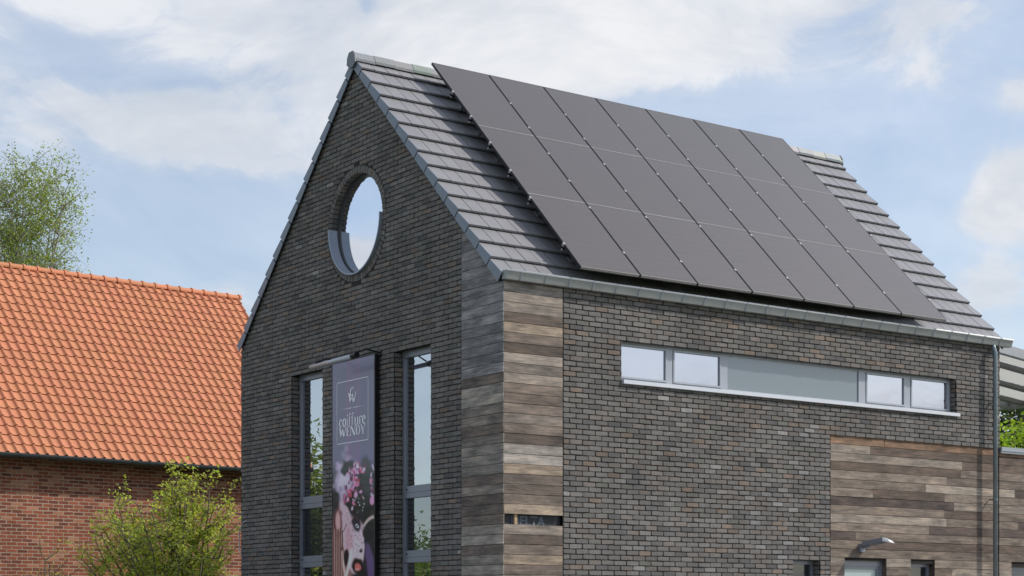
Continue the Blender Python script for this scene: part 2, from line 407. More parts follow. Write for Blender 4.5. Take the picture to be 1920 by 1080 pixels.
o=tg.build('timber_cladding',M['wood'],house); tag(o,'grey weathered boards on the gable corner')
tc_=MB()
boards(tc_,(0,.012,0),(1,0,0),(0,-1,0),lambda a,b:[(.004,AX-.012)],0,4.60+H,pal_wood('corner'),zref=ZR,skip=lambda a,u:gap_z-.03<a<gap_z+.04)
o=tc_.build('timber_cladding',M['wood'],house); tag(o,'warm brown corner boards with one board missing')
# behind the missing board: membrane, battens, printed letters
gz=ZR+round((gap_z-ZR)/PITCH)*PITCH
mm=MB(); mm.face([(0,.06,0),(AX,.06,0),(AX,.06,4.6+H),(0,.06,4.6+H)])
mm.build('membrane',M['membrane'],house)
bt=MB(); bt.box((.20,.018,gz-.6),(.245,.058,gz+.7)); bt.build('batten',M['batten'],house)
def text_mesh(txt,name,m,origin,xdir,zdir,size,sx=1.,parent=None,ext=.0):
    cu=bpy.data.curves.new(name,'FONT'); cu.body=txt; cu.size=size; cu.extrude=ext; cu.offset=.006
    ob=bpy.data.objects.new(name,cu); COL.objects.link(ob); bpy.context.view_layer.update()
    me=bpy.data.meshes.new_from_object(ob.evaluated_get(bpy.context.evaluated_depsgraph_get()))
    bpy.data.objects.remove(ob); o=bpy.data.objects.new(name,me); COL.objects.link(o); me.materials.clear(); me.materials.append(m)
    x=Vector(xdir);z=Vector(zdir);n=x.cross(z)
    mt=Matrix(((x.x*sx,z.x,n.x,origin[0]),(x.y*sx,z.y,n.y,origin[1]),(x.z*sx,z.z,n.z,origin[2]),(0,0,0,1)))
    me.transform(mt); me.update()
    if parent is not None: o.parent=parent
    return o
text_mesh('DELTA','lettering',M['greyletter'],(.16,.056,gz-.012),(1,0,0),(0,0,1),.19,1.02,house)

# ground floor timber panel with openings, continuing along the extension
XE=15.2; ZX=2.84+H
DO=(6.64,7.60,.0,.893+H); W2=(8.177,8.759,.5,.872+H); W3=(10.715,11.6,.5,.856+H)
def pspans(a,b):
    cuts=[]
    for (x0,x1,z0,z1) in (DO,W2,W3):
        if b-.01>z0 and a+.03<z1: cuts.append((x0,x1))
    hi=XE if a<ZX-.02 else L-.005
    return sub([(PW[0]+.003,hi)],cuts)
tp=MB()
boards(tp,(0,.045,0),(1,0,0),(0,-1,0),pspans,0,PW[1]-.003,pal_wood('panel'),1.3,3.2,zref=PW[1]-60*PITCH)
wall_fill(tp,[(PW[0],0),(XE,0),(XE,ZX-.02),(L,ZX-.02),(L,PW[1]),(PW[0],PW[1])],[[(x0,z0),(x1,z0),(x1,z1),(x0,z1)] for (x0,x1,z0,z1) in (DO,W2,W3)],lambda a,b:(a,.047,b),(.02,.016,.014))
for (x0,x1,z0,z1) in (DO,W2,W3):
    for (p,q) in (((x0-.02,.0475,z0),(x0-.0005,.26,z1)),((x1+.0005,.0475,z0),(x1+.02,.26,z1)),((x0-.02,.0475,z1),(x1+.02,.26,z1+.02))): tp.box(p,q,0,(.10,.075,.06))
tp.face([(XE,.05,0),(XE,6,0),(XE,6,ZX),(XE,.05,ZX)],0,(.2,.16,.13)); tp.face([(L,6,0),(XE,6,0),(XE,6,ZX),(L,6,ZX)],0,(.2,.16,.13))
tp.build('timber_panel',M['wood'],house)
ex=MB(); ex.box((L+.002,-.035,ZX-.015),(XE+.05,.06,ZX+.055)); ex.box((L+.002,.06,ZX-.015),(XE+.03,6.05,ZX+.02))
ex.box((L+.002,-.02,ZX-.05),(XE+.04,.04,ZX-.016)); ex.build('flat_roof_edge',M['coping'],house)

# ---- roof
TG,TW=.379,.247
def pal_tile():
    g=R(.232,.256); return (g*1.0,g*.975,g*1.015)
roof=MB(); SL=5.685
X0,X1=-.05,10.50
def slope_tiles(mb,sgn):
    E=V(0,-EO if sgn>0 else 2*YR+EO,ZE); T=V(0,sgn*.7071,.7071); Nn=V(0,-sgn*.7071,.7071); X=V(1,0,0)
    for r in range(15):
        t0=r*TG; t1=t0+TG+.05; 
        if r==14: t1=SL
        x=X0; first=TW*.93 if r%2==0 else TW*1.42
        k=0
        while x<X1-.02:
            e=x+(first if k==0 else TW); e=min(e,X1)
            if X1-e<.09: e=X1
            c=pal_tile(); h=R(-.0015,.0015); sk=R(-.003,.003); gp=.0062
            P=lambda u,t,hh: E+X*u+T*t+Nn*hh
            th=.026
            hu=h-.043*(t1-t0)/TG
            xa,xb=x+(0 if k==0 else gp),e-gp if e<X1 else e
            mb.hexa([P(xa,t0+sk,h-th),P(xb,t0+sk,h-th),P(xb,t1,hu-th+.01),P(xa,t1,hu-th+.01),P(xa,t0+sk+.004,h),P(xb,t0+sk+.004,h),P(xb,t1,hu),P(xa,t1,hu)],0,c,skip=(4,))
            x=e; k+=1
        # verge flanges at both gables
        for xa,xb in ((X0-.013,X0-.001),(X1+.001,X1+.013)):
            c=(.185,.215,.26)
            mb.hexa([P(xa,t0-.002,-.15),P(xb,t0-.002,-.15),P(xb,t0+TG-.026,-.045-.105),P(xa,t0+TG-.026,-.045-.105),P(xa,t0-.002,.002),P(xb,t0-.002,.002),P(xb,t0+TG-.026,-.040),P(xa,t0+TG-.026,-.040)],0,c)
    P=lambda u,t,hh: E+X*u+T*t+Nn*hh
    mb.hexa([P(X0+.02,.03,-.085),P(X1-.02,.03,-.085),P(X1-.02,SL-.03,-.085),P(X0+.02,SL-.03,-.085),P(X0+.02,.03,-.066),P(X1-.02,.03,-.066),P(X1-.02,SL-.03,-.066),P(X0+.02,SL-.03,-.066)],0,(.02,.02,.02))
slope_tiles(roof,1); slope_tiles(roof,-1)
ro=roof.build('roof',M['tile'],house)
rd=MB(); x=-.075; k=0; ZR_=8.733+H
while x<10.52:
    e=min(x+.352,10.56); c=[q*R(.92,1.1) for q in (.20,.212,.212)]; up=.006*(k%2)
    prof=[(-.128,-.155),(-.128,-.115),(-.062,-.006),(0.062,-.006),(.128,-.115),(.128,-.155)]
    prof=[(p*(1+.03*(k%2)),q+up) for p,q in prof]
    rd.extrude(prof,(x-.01,YR,ZR_),(0,1,0),(0,0,1),(e-x+.012,0,0),0,c)
    x=e; k+=1
rd.build('ridge',M['tile'],ro)
ec=MB()
for xx in (-.105,10.552):
    ec=MB(); ec.extrude([(-.132,-.17),(-.115,-.06),(-.06,.012),(.06,.012),(.115,-.06),(.132,-.17),(.05,-.235),(-.05,-.235)],(xx,YR,ZR_),(0,1,0),(0,0,1),(.02,0,0),0,(.15,.16,.18)); ec.build('ridge_end_cap',M['tile'],ro)

# ---- gutter and downpipe
gt=MB(); GX0,GX1=-.03,10.56; GZ=4.722+H
prof=[(0,-.02),(0,-.12),(-.085,-.12),(-.125,-.012),(-.118,-.012),(-.082,-.112),(-.008,-.112),(-.008,-.02)]
gt.extrude(prof,(GX0,-.012,GZ),(0,1,0),(0,0,1),(GX1-GX0,0,0))
for xx in (GX0,GX1-.004): gt.extrude([(0,-.0),(0,-.12),(-.085,-.12),(-.125,-.0)],(xx-.001,-.012,GZ),(0,1,0),(0,0,1),(.006,0,0))
gt.build('gutter',M['zinc'],house)
rm=MB(); rm.tube([(GX0-.004,-.137,GZ-.006),(GX1+.004,-.137,GZ-.003)],.014,10); rm.build('gutter_rim',simple('zinc_rim_highlight',(.86,.86,.84),.35,.0,var=.08),house,True)  # near-white colour paints the highlight along the rim
x=.219
while x<GX1-.05:
    br=MB(); br.extrude([(-.004,.004),(-.092,.002),(-.135,.118),(-.137,.13),(-.129,.13),(-.088,.006),(-.004,.008)],(x-.014,-.010,GZ-.127),(0,1,0),(0,0,1),(.028,0,0))
    br.box((x-.02,-.152,GZ-.014),(x+.02,-.126,GZ+.006)); br.build('gutter_bracket',M['coping'],house); x+=.4175
dp=MB(); PX,PY=10.11,-.12
dp.tube([(PX,-.075,GZ-.115),(PX,-.085,GZ-.16),(PX,PY,GZ-.26),(PX,PY,GZ-.30),(PX,PY,.05)],.0375,16)
dpo=dp.build('downpipe',M['galv'],house,True)
for z in (3.62+H,1.98+H,.3+H):
    c=MB(); c.tube([(PX,PY,z-.02),(PX,PY,z+.02)],.043,16); c.box((PX-.01,PY,z-.012),(PX+.01,.01,z+.012)); c.build('pipe_clip',M['galv'],dpo)

# ---- windows
def rectframe(mb,ax,o,u0,u1,v0,v1,w,d0,d1,wt=None,wb=None,wr=None):
    """frame of four bars; ax='x' plane X=const (u=y) or 'y' plane Y=const (u=x)"""
    wt=wt or w; wb=wb or w; wr=wr or w
    def bx(a0,a1,b0,b1,p=0):
        if ax=='x': mb.box((d0-p,a0,b0),(d1,a1,b1))
        else: mb.box((a0,d0-p,b0),(a1,d1,b1))
    bx(u0,u0+w,v0,v1); bx(u1-wr,u1,v0,v1); bx(u0+w,u1-wr,v1-wt,v1,.0015); bx(u0+w,u1-wr,v0,v0+wb,.0015)
def quad(ax,d,u0,u1,v0,v1,mb=None):
    mb=mb or MB()
    if ax=='x': mb.box((d,u0,v0),(d+.012,u1,v1))
    else: mb.box((u0,d,v0),(u1,d+.012,v1))
    return mb
for i,(y0,y1,z0,z1) in enumerate(GW):
    f=MB(); rectframe(f,'x',0,y0,y1,z0,z1,.055,.15,.21,wt=.10)
    T=((1.765+H,1.965+H),(.80+H,.99+H)) if i==0 else ((1.765+H,1.95+H),(.80+H,.982+H))
    for (a,b) in T:
        f.box((.1505,y0+.055,a),(.20,y1-.055,b)); f.box((.140,y0+.056,a+.085),(.1503,y1-.056,b-.004)); f.box((.143,y0+.056,a+.004),(.1502,y1-.056,a+.078))
    w_=f.build('window',M['alu'],house)
    zs=[z0+.055,T[1][0],T[1][1],T[0][0],T[0][1],z1-.10]
    quad('x',.185,y0+.055,y1-.055,zs[4],zs[5]).build('pane',M['glass'],w_)
    quad('x',.185,y0+.055,y1-.055,zs[2],zs[3]).build('pane',M['darkglass'] if i==0 else glass('half_clear_glass',.26),w_)
    quad('x',.185,y0+.055,y1-.055,zs[0],zs[1]).build('pane',M['glass'],w_)
    for (a,b) in T:
        d=MB(); d.tube([(.141,y1-.14,a+.13),(.128,y1-.14,a+.13)],.013,10); d.build('lock_cap',M['black'],w_)
# round window
f=MB(); n=72; Rf=RR-.006
for k in range(n):
    t0,t1=2*math.pi*k/n,2*math.pi*(k+1)/n; P=lambda r,t,x:(x,RC[0]+r*math.cos(t),RC[1]+r*math.sin(t))
    for (ra,rb,xa,xb) in ((Rf-.03,Rf,.10,.2),(Rf-.045,Rf-.03,.115,.2)):
        f.hexa([P(ra,t0,xb),P(ra,t1,xb),P(rb,t1,xb),P(rb,t0,xb),P(ra,t0,xa),P(ra,t1,xa),P(rb,t1,xa),P(rb,t0,xa)],0)
rw=f.build('round_window',simple('dark_window_frame',(.075,.078,.085),.35,.3),house,True)
for p in rw.data.polygons: p.use_smooth=False
p=MB(); p.face([(.13,RC[0]+(Rf-.04)*math.cos(t),RC[1]+(Rf-.04)*math.sin(t)) for t in np.linspace(0,2*math.pi,65)[:-1]]); p.build('pane',M['glass'],rw)
sl=MB(); n=40
for k in range(n):
    t0,t1=math.pi+math.pi*k/n,math.pi+math.pi*(k+1)/n; P=lambda r,t,x:(x,RC[0]+r*math.cos(t),RC[1]+.04+r*math.sin(t)*1.04)
    sl.hexa([P(RR-.016,t0,.10),P(RR-.016,t1,.10),P(RR-.004,t1,.10),P(RR-.004,t0,.10),P(RR-.010,t0,-.06),P(RR-.010,t1,-.06),P(RR+.010,t1,-.06),P(RR+.010,t0,-.06)],0)
sl.build('sill',simple('curved_metal_sill',(.30,.34,.40),.4,.3,var=.06),rw)
# strip window on the long side
x0,x1,z0,z1=SW; D=.12
f=MB(); rectframe(f,'y',0,x0,x1,z0+.06,z1,.05,D,.17,wt=.04,wb=.03)
MU=[(3.03,3.135),(4.10,4.225),(7.055,7.215),(8.145,8.27)]
for (a,b) in MU: f.box((a,D-.002,z0+.09),(b,.165,z1-.04))
sw=f.build('strip_window',simple('strip_window_frame',(.36,.38,.42),.35,.1,var=.05),house)
cells=[(x0+.05,MU[0][0]),(MU[0][1],MU[1][0]),(MU[1][1],MU[2][0]),(MU[2][1],MU[3][0]),(MU[3][1],x1-.05)]
for i,(a,b) in enumerate(cells):
    za,zb=z0+.09,z1-.04
    if i==2:
        quad('y',.135,a,b,za,zb).build('frosted_pane',M['frost'],sw); continue
    s_=MB(); rectframe(s_,'y',0,a+.008,b-.008,za+.005,zb-.005,.027,D-.012,.165); s_.build('sash',M['alu'] if False else sw.data.materials[0],sw)
    quad('y',.135,a+.034,b-.034,za+.031,zb-.031).build('pane',glass('side_glass',.58,gl=(.80,.80,.87),inner=(.06,.06,.07)) if i==0 else bpy.data.materials['side_glass'],sw)
sl=MB(); sl.hexa([(x0+.01,-.045,z0-.005),(x1+.05,-.045,z0-.005),(x1+.05,.12,z0-.005),(x0+.01,.12,z0-.005),(x0+.01,-.045,z0+.050),(x1+.05,-.045,z0+.050),(x1+.05,.12,z0+.075),(x0+.01,.12,z0+.075)])
sl.build('sill',M['alulight'],sw)
# openings of the ground floor
def small_window(x0,x1,z0,z1,gm,name='window',wt=.06):
    f=MB(); rectframe(f,'y',0,x0,x1,z0,z1,.055,.15,.21,wt=wt); w=f.build(name,M['alu'],house)
    quad('y',.18,x0+.055,x1-.055,z0+.055,z1-wt).build('pane',gm,w); return w
small_window(*BW,M['smallglass']); small_window(*W2,M['smallglass']); small_window(*W3,M['darkglass'])
f=MB(); rectframe(f,'y',0,DO[0],DO[1],DO[2]+.02,DO[3],.06,.12,.2,wt=.09); dr=f.build('door',M['alu'],house)
s_=MB(); rectframe(s_,'y',0,DO[0]+.06,DO[1]-.06,.04,DO[3]-.09,.045,.135,.19); s_.build('leaf_frame',M['alu'],dr)
quad('y',.16,DO[0]+.105,DO[1]-.105,.085,DO[3]-.135).build('pane',M['doorpane'],dr)
h=MB(); h.tube([(DO[0]+.13,.135,1.0),(DO[0]+.13,.08,1.0),(DO[0]+.25,.08,1.0)],.012,8); h.build('handle',M['silver'],dr)
# interior floor slabs keep daylight out of the shell
f=MB(); f.box((.3,.3,.02),(L-.3,W-.3,.06)); f.box((.3,.3,2.8),(L-.3,W-.3,3.0)); f.build('floor_slab',M['inside'],house)

# wall lamp
lm=empty('wall_lamp',(7.0,0,1.10+H)); tag(lm,'small grey wall lamp with bright square head above the door','lamp')
q=MB(); q.box((-.05,-.03,-.075),(.05,.022,.055)); q.tube([(.01,-.03,0.0),(.03,-.10,.012),(.05,-.13,.015)],.026,10); q.build('bracket',M['alu'],lm)
q=MB(); q.hexa([(-.055,-.05,.025),(.055,-.05,.005),(.15,-.40,.065),(.02,-.42,.085),(-.055,-.05,.09),(.055,-.05,.09),(.15,-.40,.125),(.02,-.42,.145)]); q.build('housing',M['alu'],lm)
q=MB(); q.hexa([(.015,-.425,.088),(.150,-.405,.070),(.215,-.50,.055),(.075,-.53,.068),(.015,-.425,.147),(.150,-.405,.130),(.190,-.47,.095),(.060,-.50,.108)]); q.build('lamp_head',simple('lamp_head_white',(.80,.82,.84),.3,.1,var=.03),lm)
# wire on the left edge of the gable
q=MB(); q.tube([(-.012,7.688,1.65+H),(-.03,7.80,1.62+H),(-.035,7.885,1.53+H),(-.035,7.935,1.40+H),(-.035,7.94,1.25+H),(-.035,7.90,1.09+H),(-.012,7.83,.973+H)],.008,6)
o=q.build('cable',simple('pale_cable',(.45,.47,.48),.5),None,True); tag(o,'thin pale cable looping out from the left edge of the dark gable','cable')

# ------------------------------------------------------------------ solar panels
PXX,PWD,PS,PD,PL=1.137,1.087,-.013,.272,1.809
E=V(0,-EO,ZE); T=V(0,.70711,.70711); Nn=V(0,-.70711,.70711)
rowword=['bottom','middle','top']; colword=['first from the left','second from the left','third from the left','fourth from the left','third from the right','second from the right','last on the right']
def panel_proto():
    root=empty('solar_panel'); gapx=.009
    f=MB(); w=PWD/2-gapx; l=PL/2-.0015; t=.038; fr=.009
    for (a,b_) in (((-w,-l,-t),(-w+fr,l,0)),((w-fr,-l,-t),(w,l,0))): f.box(a,b_)
    for (a,b_) in (((-w+fr,-l,-t),(w-fr,-l+fr*.8,0)),((-w+fr,l-fr*.8,-t),(w-fr,l,0))): f.box(a,b_,1)
    f.build('panel_frame',[M['frame_black'],simple('panel_frame_lit_end',(.36,.35,.33),.35,.2)],root)  # short bars coloured lighter, painting the light their edges catch
    g_=MB(); g_.box((-w+fr,-l+fr,-.03),(w-fr,l-fr,-.002)); g_.build('panel_glass',M['solar'],root)
    return root
proto=panel_proto(); TR=[(.27,.68),(.07,.70),(.48,.87)]   # rail positions in fractions, from the top of each row
TR={0:(.30,.93),1:(.32,.73),2:(.13,.52)}
Rm=Matrix(((1,0,0),(0,T[1],Nn[1]),(0,T[2],Nn[2]))).to_4x4()
npan=0
for r in range(3):
    for c in range(7):
        if npan==0: o=proto
        else:
            o=proto.copy(); COL.objects.link(o)
            for ch in proto.children: 
                if ch.name.startswith('clamp'): continue
                d=ch.copy(); COL.objects.link(d); d.parent=o
        npan+=1
        p=E+V(1,0,0)*(PXX+PWD*(c+.5))+T*(PS+PL*(r+.5))+Nn*PD
        tiny=Matrix.Rotation(R(-.0012,.0012),4,'X')@Matrix.Rotation(R(-.0012,.0012),4,'Y')
        o.matrix_world=Matrix.Translation(Vector(p))@Rm@tiny
        tag(o,'black solar panel in the %s row on the grey roof, %s'%(rowword[r],colword[c]),'solar panel','solar panels on the grey tiled roof')
# rails with clamps and roof hooks
k=0; words=['lowest','second lowest','third from below','third from the top','second from the top','highest']
for r in range(3):
    for fr in TR[r]:
        rt_=empty('mounting_rail'); t=PS+PL*(r+fr); rt_.location=Vector(E+T*t+V(PXX,0,0)+Nn*(PD-.045))
        tag(rt_,'clamped metal rail under the solar panels, %s of six'%words[k],'rail','rails carrying the solar panels')
        q=MB(); q.obox(V(-.02,0,0)-T*.018-Nn*.035,(7*PWD+.04,0,0),T*.036,Nn*.04); q.build('rail_bar',M['black'],rt_)
        for c in range(8):
            q=MB(); ww=.016; q.obox(V(PWD*c-ww/2,0,0)-T*.022,(ww,0,0),T*.044,Nn*.05); q.obox(V(PWD*c-ww,0,0)-T*.022+Nn*.047,(ww*2,0,0),T*.044,Nn*.005); q.build('clamp',M['silver'],rt_)
        for c in (0,):
            q=MB(); q.tube([V(-.012,0,0)-T*.03-Nn*.045,V(-.012,0,0)-T*.03-Nn*.02],.012,8); q.build('bolt',M['silver'],rt_); q=MB(); q.obox(V(.25,0,0)-T*.02-Nn*.216,(.05,0,0),T*.01,Nn*.16); q.obox(V(.25,0,0)-T*.02-Nn*.225,(.05,0,0),T*.12,Nn*.012)
            q.build('roof_hook',M['silver'],rt_)
        k+=1

# ------------------------------------------------------------------ banner
ban=empty('banner',(-.1,0,0)); tag(ban,'tall narrow printed salon banner between the two long gable windows','banner')
BY0,BY1,BT,BB=3.268,4.548,3.965+H,-.3+H
PH=2.44+H      # the photograph printed on it starts at this height
NU,NV=76,250
U_,Vz=np.meshgrid((np.arange(NU)+.5)/NU,(np.arange(NV)+.5)/NV); Z_=BT+(BB-BT)*Vz
img=np.zeros((NV,NU,3)); base=np.array(lin(97,98,114)); img[:]=base
nz=np.random.default_rng(3)
def vn(nx,ny,seed):
    g_=np.random.default_rng(seed).random((ny+2,nx+2)); x=U_*nx; y=Vz*ny; xi=x.astype(int); yi=y.astype(int); fx=x-xi; fy=y-yi
    fx=fx*fx*(3-2*fx); fy=fy*fy*(3-2*fy)
    return (g_[yi,xi]*(1-fx)+g_[yi,xi+1]*fx)*(1-fy)+(g_[yi+1,xi]*(1-fx)+g_[yi+1,xi+1]*fx)*fy
def blend(mask,c): 
    global img; img=img*(1-mask[...,None])+np.array(lin(*c))*mask[...,None]
vv=(PH-Z_)/1.8      # 0 at the head's top, 1 at the lowest visible row
def ell(cx,cy,rx,ry,soft=.25,rot=0.,dist=.0,seed=0):
    dx=(U_-cx)*1.28; dy=(vv-cy)*1.8
    if dist: dx=dx+(vn(9,60,seed)-.5)*dist; dy=dy+(vn(11,50,seed+1)-.5)*dist
    c,s_=math.cos(rot),math.sin(rot); a=(dx*c+dy*s_)/(rx*1.28); b_=(-dx*s_+dy*c)/(ry*1.8); r=np.sqrt(a*a+b_*b_)
    return np.clip((1+soft/2-r)/soft,0,1)
def strand(p0,p1,p2,w,soft=.6):
    m=np.zeros_like(U_)
    for t in np.linspace(0,1,150):
        x=(1-t)**2*p0[0]+2*t*(1-t)*p1[0]+t*t*p2[0]; y=(1-t)**2*p0[1]+2*t*(1-t)*p1[1]+t*t*p2[1]
        d=np.hypot((U_-x)*1.28,(vv-y)*1.8); m=np.maximum(m,np.clip(1.3-d/w,0,1))
    return m*soft+0*m
streak=np.exp(-((U_-.40)/.05)**2)+.8*np.exp(-((U_-.62)/.05)**2)+.3*np.exp(-((U_-.5)/.16)**2)
blend(np.clip(streak*(.30+.25*np.clip((BT-Z_-1.1)/.6,0,1)),0,.6),(126,88,122))
blend(np.clip((Z_-PH)*0+np.clip((vv+.10)*6,0,1)*np.exp(-((U_-.8)/.25)**2)*.5,0,1),(96,88,136))
low=np.clip((vv-.02)*9,0,1)
blend(low*.75,(62,64,62)); blend(low*np.clip((vv-.28)*4,0,1),(20,20,24))
blend(ell(.28,.14,.17,.20,.6,.2,.25,5)*.8,(178,160,184)); 
for k in range(9): blend(strand((.14+.03*k,.22),(.28+.02*k,.02-.004*k),(.62+.03*k,.045+.012*k),.014,.75),(206,186,206))
blend(ell(.38,.075,.16,.07,.4,0,.1,8),(44,52,50)); blend(ell(.80,.13,.12,.12,.5,0,.12,9),(58,66,64))
# face, neck and ear
blend(ell(.22,.80,.30,.40,.30,0,.06,13),(122,88,84))
blend(ell(.52,.64,.27,.31,.10,-.06,.03,11),(184,160,168)); blend(ell(.34,.46,.20,.15,.30,.3,.05,12),(178,150,158))
blend(ell(.56,.84,.19,.15,.2,0,.03,14),(196,166,170)); blend(ell(.40,.72,.10,.14,.8,0,.03,17)*.6,(170,122,128))
blend(ell(.14,.53,.10,.13,.4,0,.05,15)*.85,(96,54,58)); blend(ell(.14,.53,.055,.08,.5,0,.03,16),(186,142,138))
blend(strand((.04,.42),(.02,.72),(.20,.64),.014,.9),(44,24,28)); blend(strand((.20,.64),(.30,.62),(.34,.56),.014,.8),(64,34,36))
# hat brim and its shadow, flowers
blend(ell(.66,.42,.36,.12,.22,.30,.10,20),(22,23,25)); blend(ell(.88,.60,.15,.20,.2,.0,.08,21),(16,16,20)); blend(strand((.30,.32),(.42,.46),(.76,.52),.05,.95),(18,18,20))
blend(ell(.78,.26,.22,.16,.5,0,.10,22)*.8,(40,46,46)); blend(ell(.07,.34,.10,.10,.5,0,.05,23)*.9,(26,28,28))
for k in range(95):
    t=nz.random(); cx=.60-.20*t+.13*nz.normal(); cy=.05+.32*t+.03*nz.normal()
    if cx<.28 or cx>.98: continue
    c=[(186,110,150),(206,150,180),(140,70,104),(96,52,76),(190,166,186),(172,70,90),(60,36,48)][nz.integers(7)]
    blend(ell(cx,cy,.020+.026*nz.random(),.008+.012*nz.random(),.6,nz.random()*3,.03,40+k%9)*.85,c)
blend(ell(.60,.225,.05,.022,.3),(206,116,150)); blend(ell(.60,.225,.03,.012,.3),(150,64,100)); blend(ell(.60,.225,.014,.006,.3),(212,150,176))
for k in range(16): blend(ell(.92+.08*nz.random(),.06+.36*nz.random(),.028,.014,.5,nz.random()*3,.03,k)*.85,[(196,120,156),(176,160,180),(110,40,84),(18,16,20)][nz.integers(4)])
blend(ell(.95,.38,.05,.035,.4,.4),(206,130,166)); blend(strand((.98,.52),(.86,.52),(.74,.60),.03,.85),(186,164,156))
for k in range(20): blend(ell(.48+.30*nz.random(),.34+.13*nz.random(),.012,.007,.6)*.7,[(150,154,140),(190,186,194),(70,84,60)][nz.integers(3)])
# eye, brow, nose, mouth
blend(ell(.585,.56,.12,.055,.45,.5,.05,30),(28,16,26)); blend(ell(.60,.585,.04,.016,.4,.4),(196,198,212)); blend(ell(.595,.585,.016,.014,.4),(20,14,20)); blend(strand((.50,.50),(.60,.49),(.74,.56),.02,.7),(48,28,36))
blend(ell(.69,.80,.04,.016,.6)*.95,(26,12,18)); blend(ell(.62,.93,.15,.07,.3,.1,.03,31),(20,12,14)); blend(ell(.62,.935,.075,.030,.4,.2),(178,92,88)); blend(ell(.60,.955,.05,.012,.5),(206,126,118))
for k in range(110):
    blend(ell(.34+.42*nz.random(),.44+.40*nz.random(),.009,.005,.8)*.7,(66,50,78))
# dark gap, light V of a gloved hand, hair strands, violet cloth
blend(ell(.34,.85,.065,.075,.25,.1),(18,12,14)); blend(strand((.46,.80),(.42,.92),(.30,1.04),.05,.85),(206,186,180)); blend(strand((.24,.80),(.26,.92),(.34,1.04),.035,.85),(200,172,164))
for k in range(12):
    u0=.02+.019*k; blend(strand((u0+.015,.60),(u0+.02*nz.random(),.85),(u0+.03*nz.random(),1.3),.012,.8),[(52,28,28),(186,142,130),(96,60,56)][k%3])
blend(strand((.24,.62),(.27,.72),(.22,.78),.02,.9),(30,16,20))
blend(ell(.90,.93,.10,.20,.35,-.25,.05,33),(80,60,96)); blend(ell(.80,1.0,.05,.16,.4,-.1)*.9,(24,18,26))
blend(np.clip((vv-1.05)*5,0,1),(40,30,44))
img=np.clip(img*1.95,0,.9)
bm=MB()
ys=np.linspace(BY1,BY0,NU+1); zs=np.linspace(BT,BB,NV+1)
for j in range(NV):
    for i in range(NU): bm.face([(0,ys[i],zs[j]),(0,ys[i],zs[j+1]),(0,ys[i+1],zs[j+1]),(0,ys[i+1],zs[j])],0,tuple(img[j,i]))
bm.build('banner_print',M['poster'],ban)
q=MB(); q.box((.003,BY0+.004,BB),(.02,BY1-.004,BT-.004)); 
q.box((-.004,BY0-.03,BB-.02),(.06,BY0-.001,BT+.02)); q.box((-.004,BY1+.001,BB-.02),(.06,BY1+.012,BT+.01)); q.box((-.004,BY0,BT+.001),(.05,BY1,BT+.02))
for z in (BT-.1,BT-1.6,BB+.4):
    for y in (BY0+.1,BY1-.1): q.box((.02,y-.02,z-.02),(.095,y+.02,z+.02))
q.build('banner_frame',M['black'],ban)
# lettering in a high contrast serif, cut as thin plates 3 mm before the print
lt=MB(); FX0,FX1,FT,FB=4.403,3.438,3.658+H,2.689+H; FW,FHh=FX0-FX1,FT-FB
def LP(x,y): return (-.003,FX0-x*FW,FT-y*FHh)
def poly(pts): lt.face([LP(*p) for p in pts])
lw_=.011
for (a,b_,c,d) in ((0,0,1,lw_),(0,1-lw_,1,1),(0,0,lw_,1),(1-lw_,0,1,1)): poly([(a,b_),(a,d),(c,d),(c,b_)])
poly([(.075,.447),(.5,.452),(.91,.447),(.5,.440)]); poly([(.475,.446),(.5,.462),(.525,.446),(.5,.430)])
class G:
    def __init__(s,x,base,h,w): s.x,s.b,s.h,s.w=x,base,h,w
    def p(s,x,y): return (s.x+x*s.w,s.b-y*s.h)
    def bar(s,x0,y0,x1,y1,w): # slanted bar, w is horizontal width
        poly([s.p(x0,y0),s.p(x0+w,y0),s.p(x1+w,y1),s.p(x1,y1)])
    def hb(s,x0,x1,y,t): poly([s.p(x0,y-t/2),s.p(x1,y-t/2),s.p(x1,y+t/2),s.p(x0,y+t/2)])
    def ring(s,cx,cy,rx,ry,ts,tt,a0=0,a1=360,n=22):
        for k in range(n):
            t0=math.radians(a0+(a1-a0)*k/n); t1=math.radians(a0+(a1-a0)*(k+1)/n)
            poly([s.p(cx+rx*math.cos(t0),cy+ry*math.sin(t0)),s.p(cx+rx*math.cos(t1),cy+ry*math.sin(t1)),s.p(cx+(rx-ts)*math.cos(t1),cy+(ry-tt)*math.sin(t1)),s.p(cx+(rx-ts)*math.cos(t0),cy+(ry-tt)*math.sin(t0))])
    def dot(s,cx,cy,r,ry): s.ring(cx,cy,r,ry,r*.99,ry*.99,n=10)
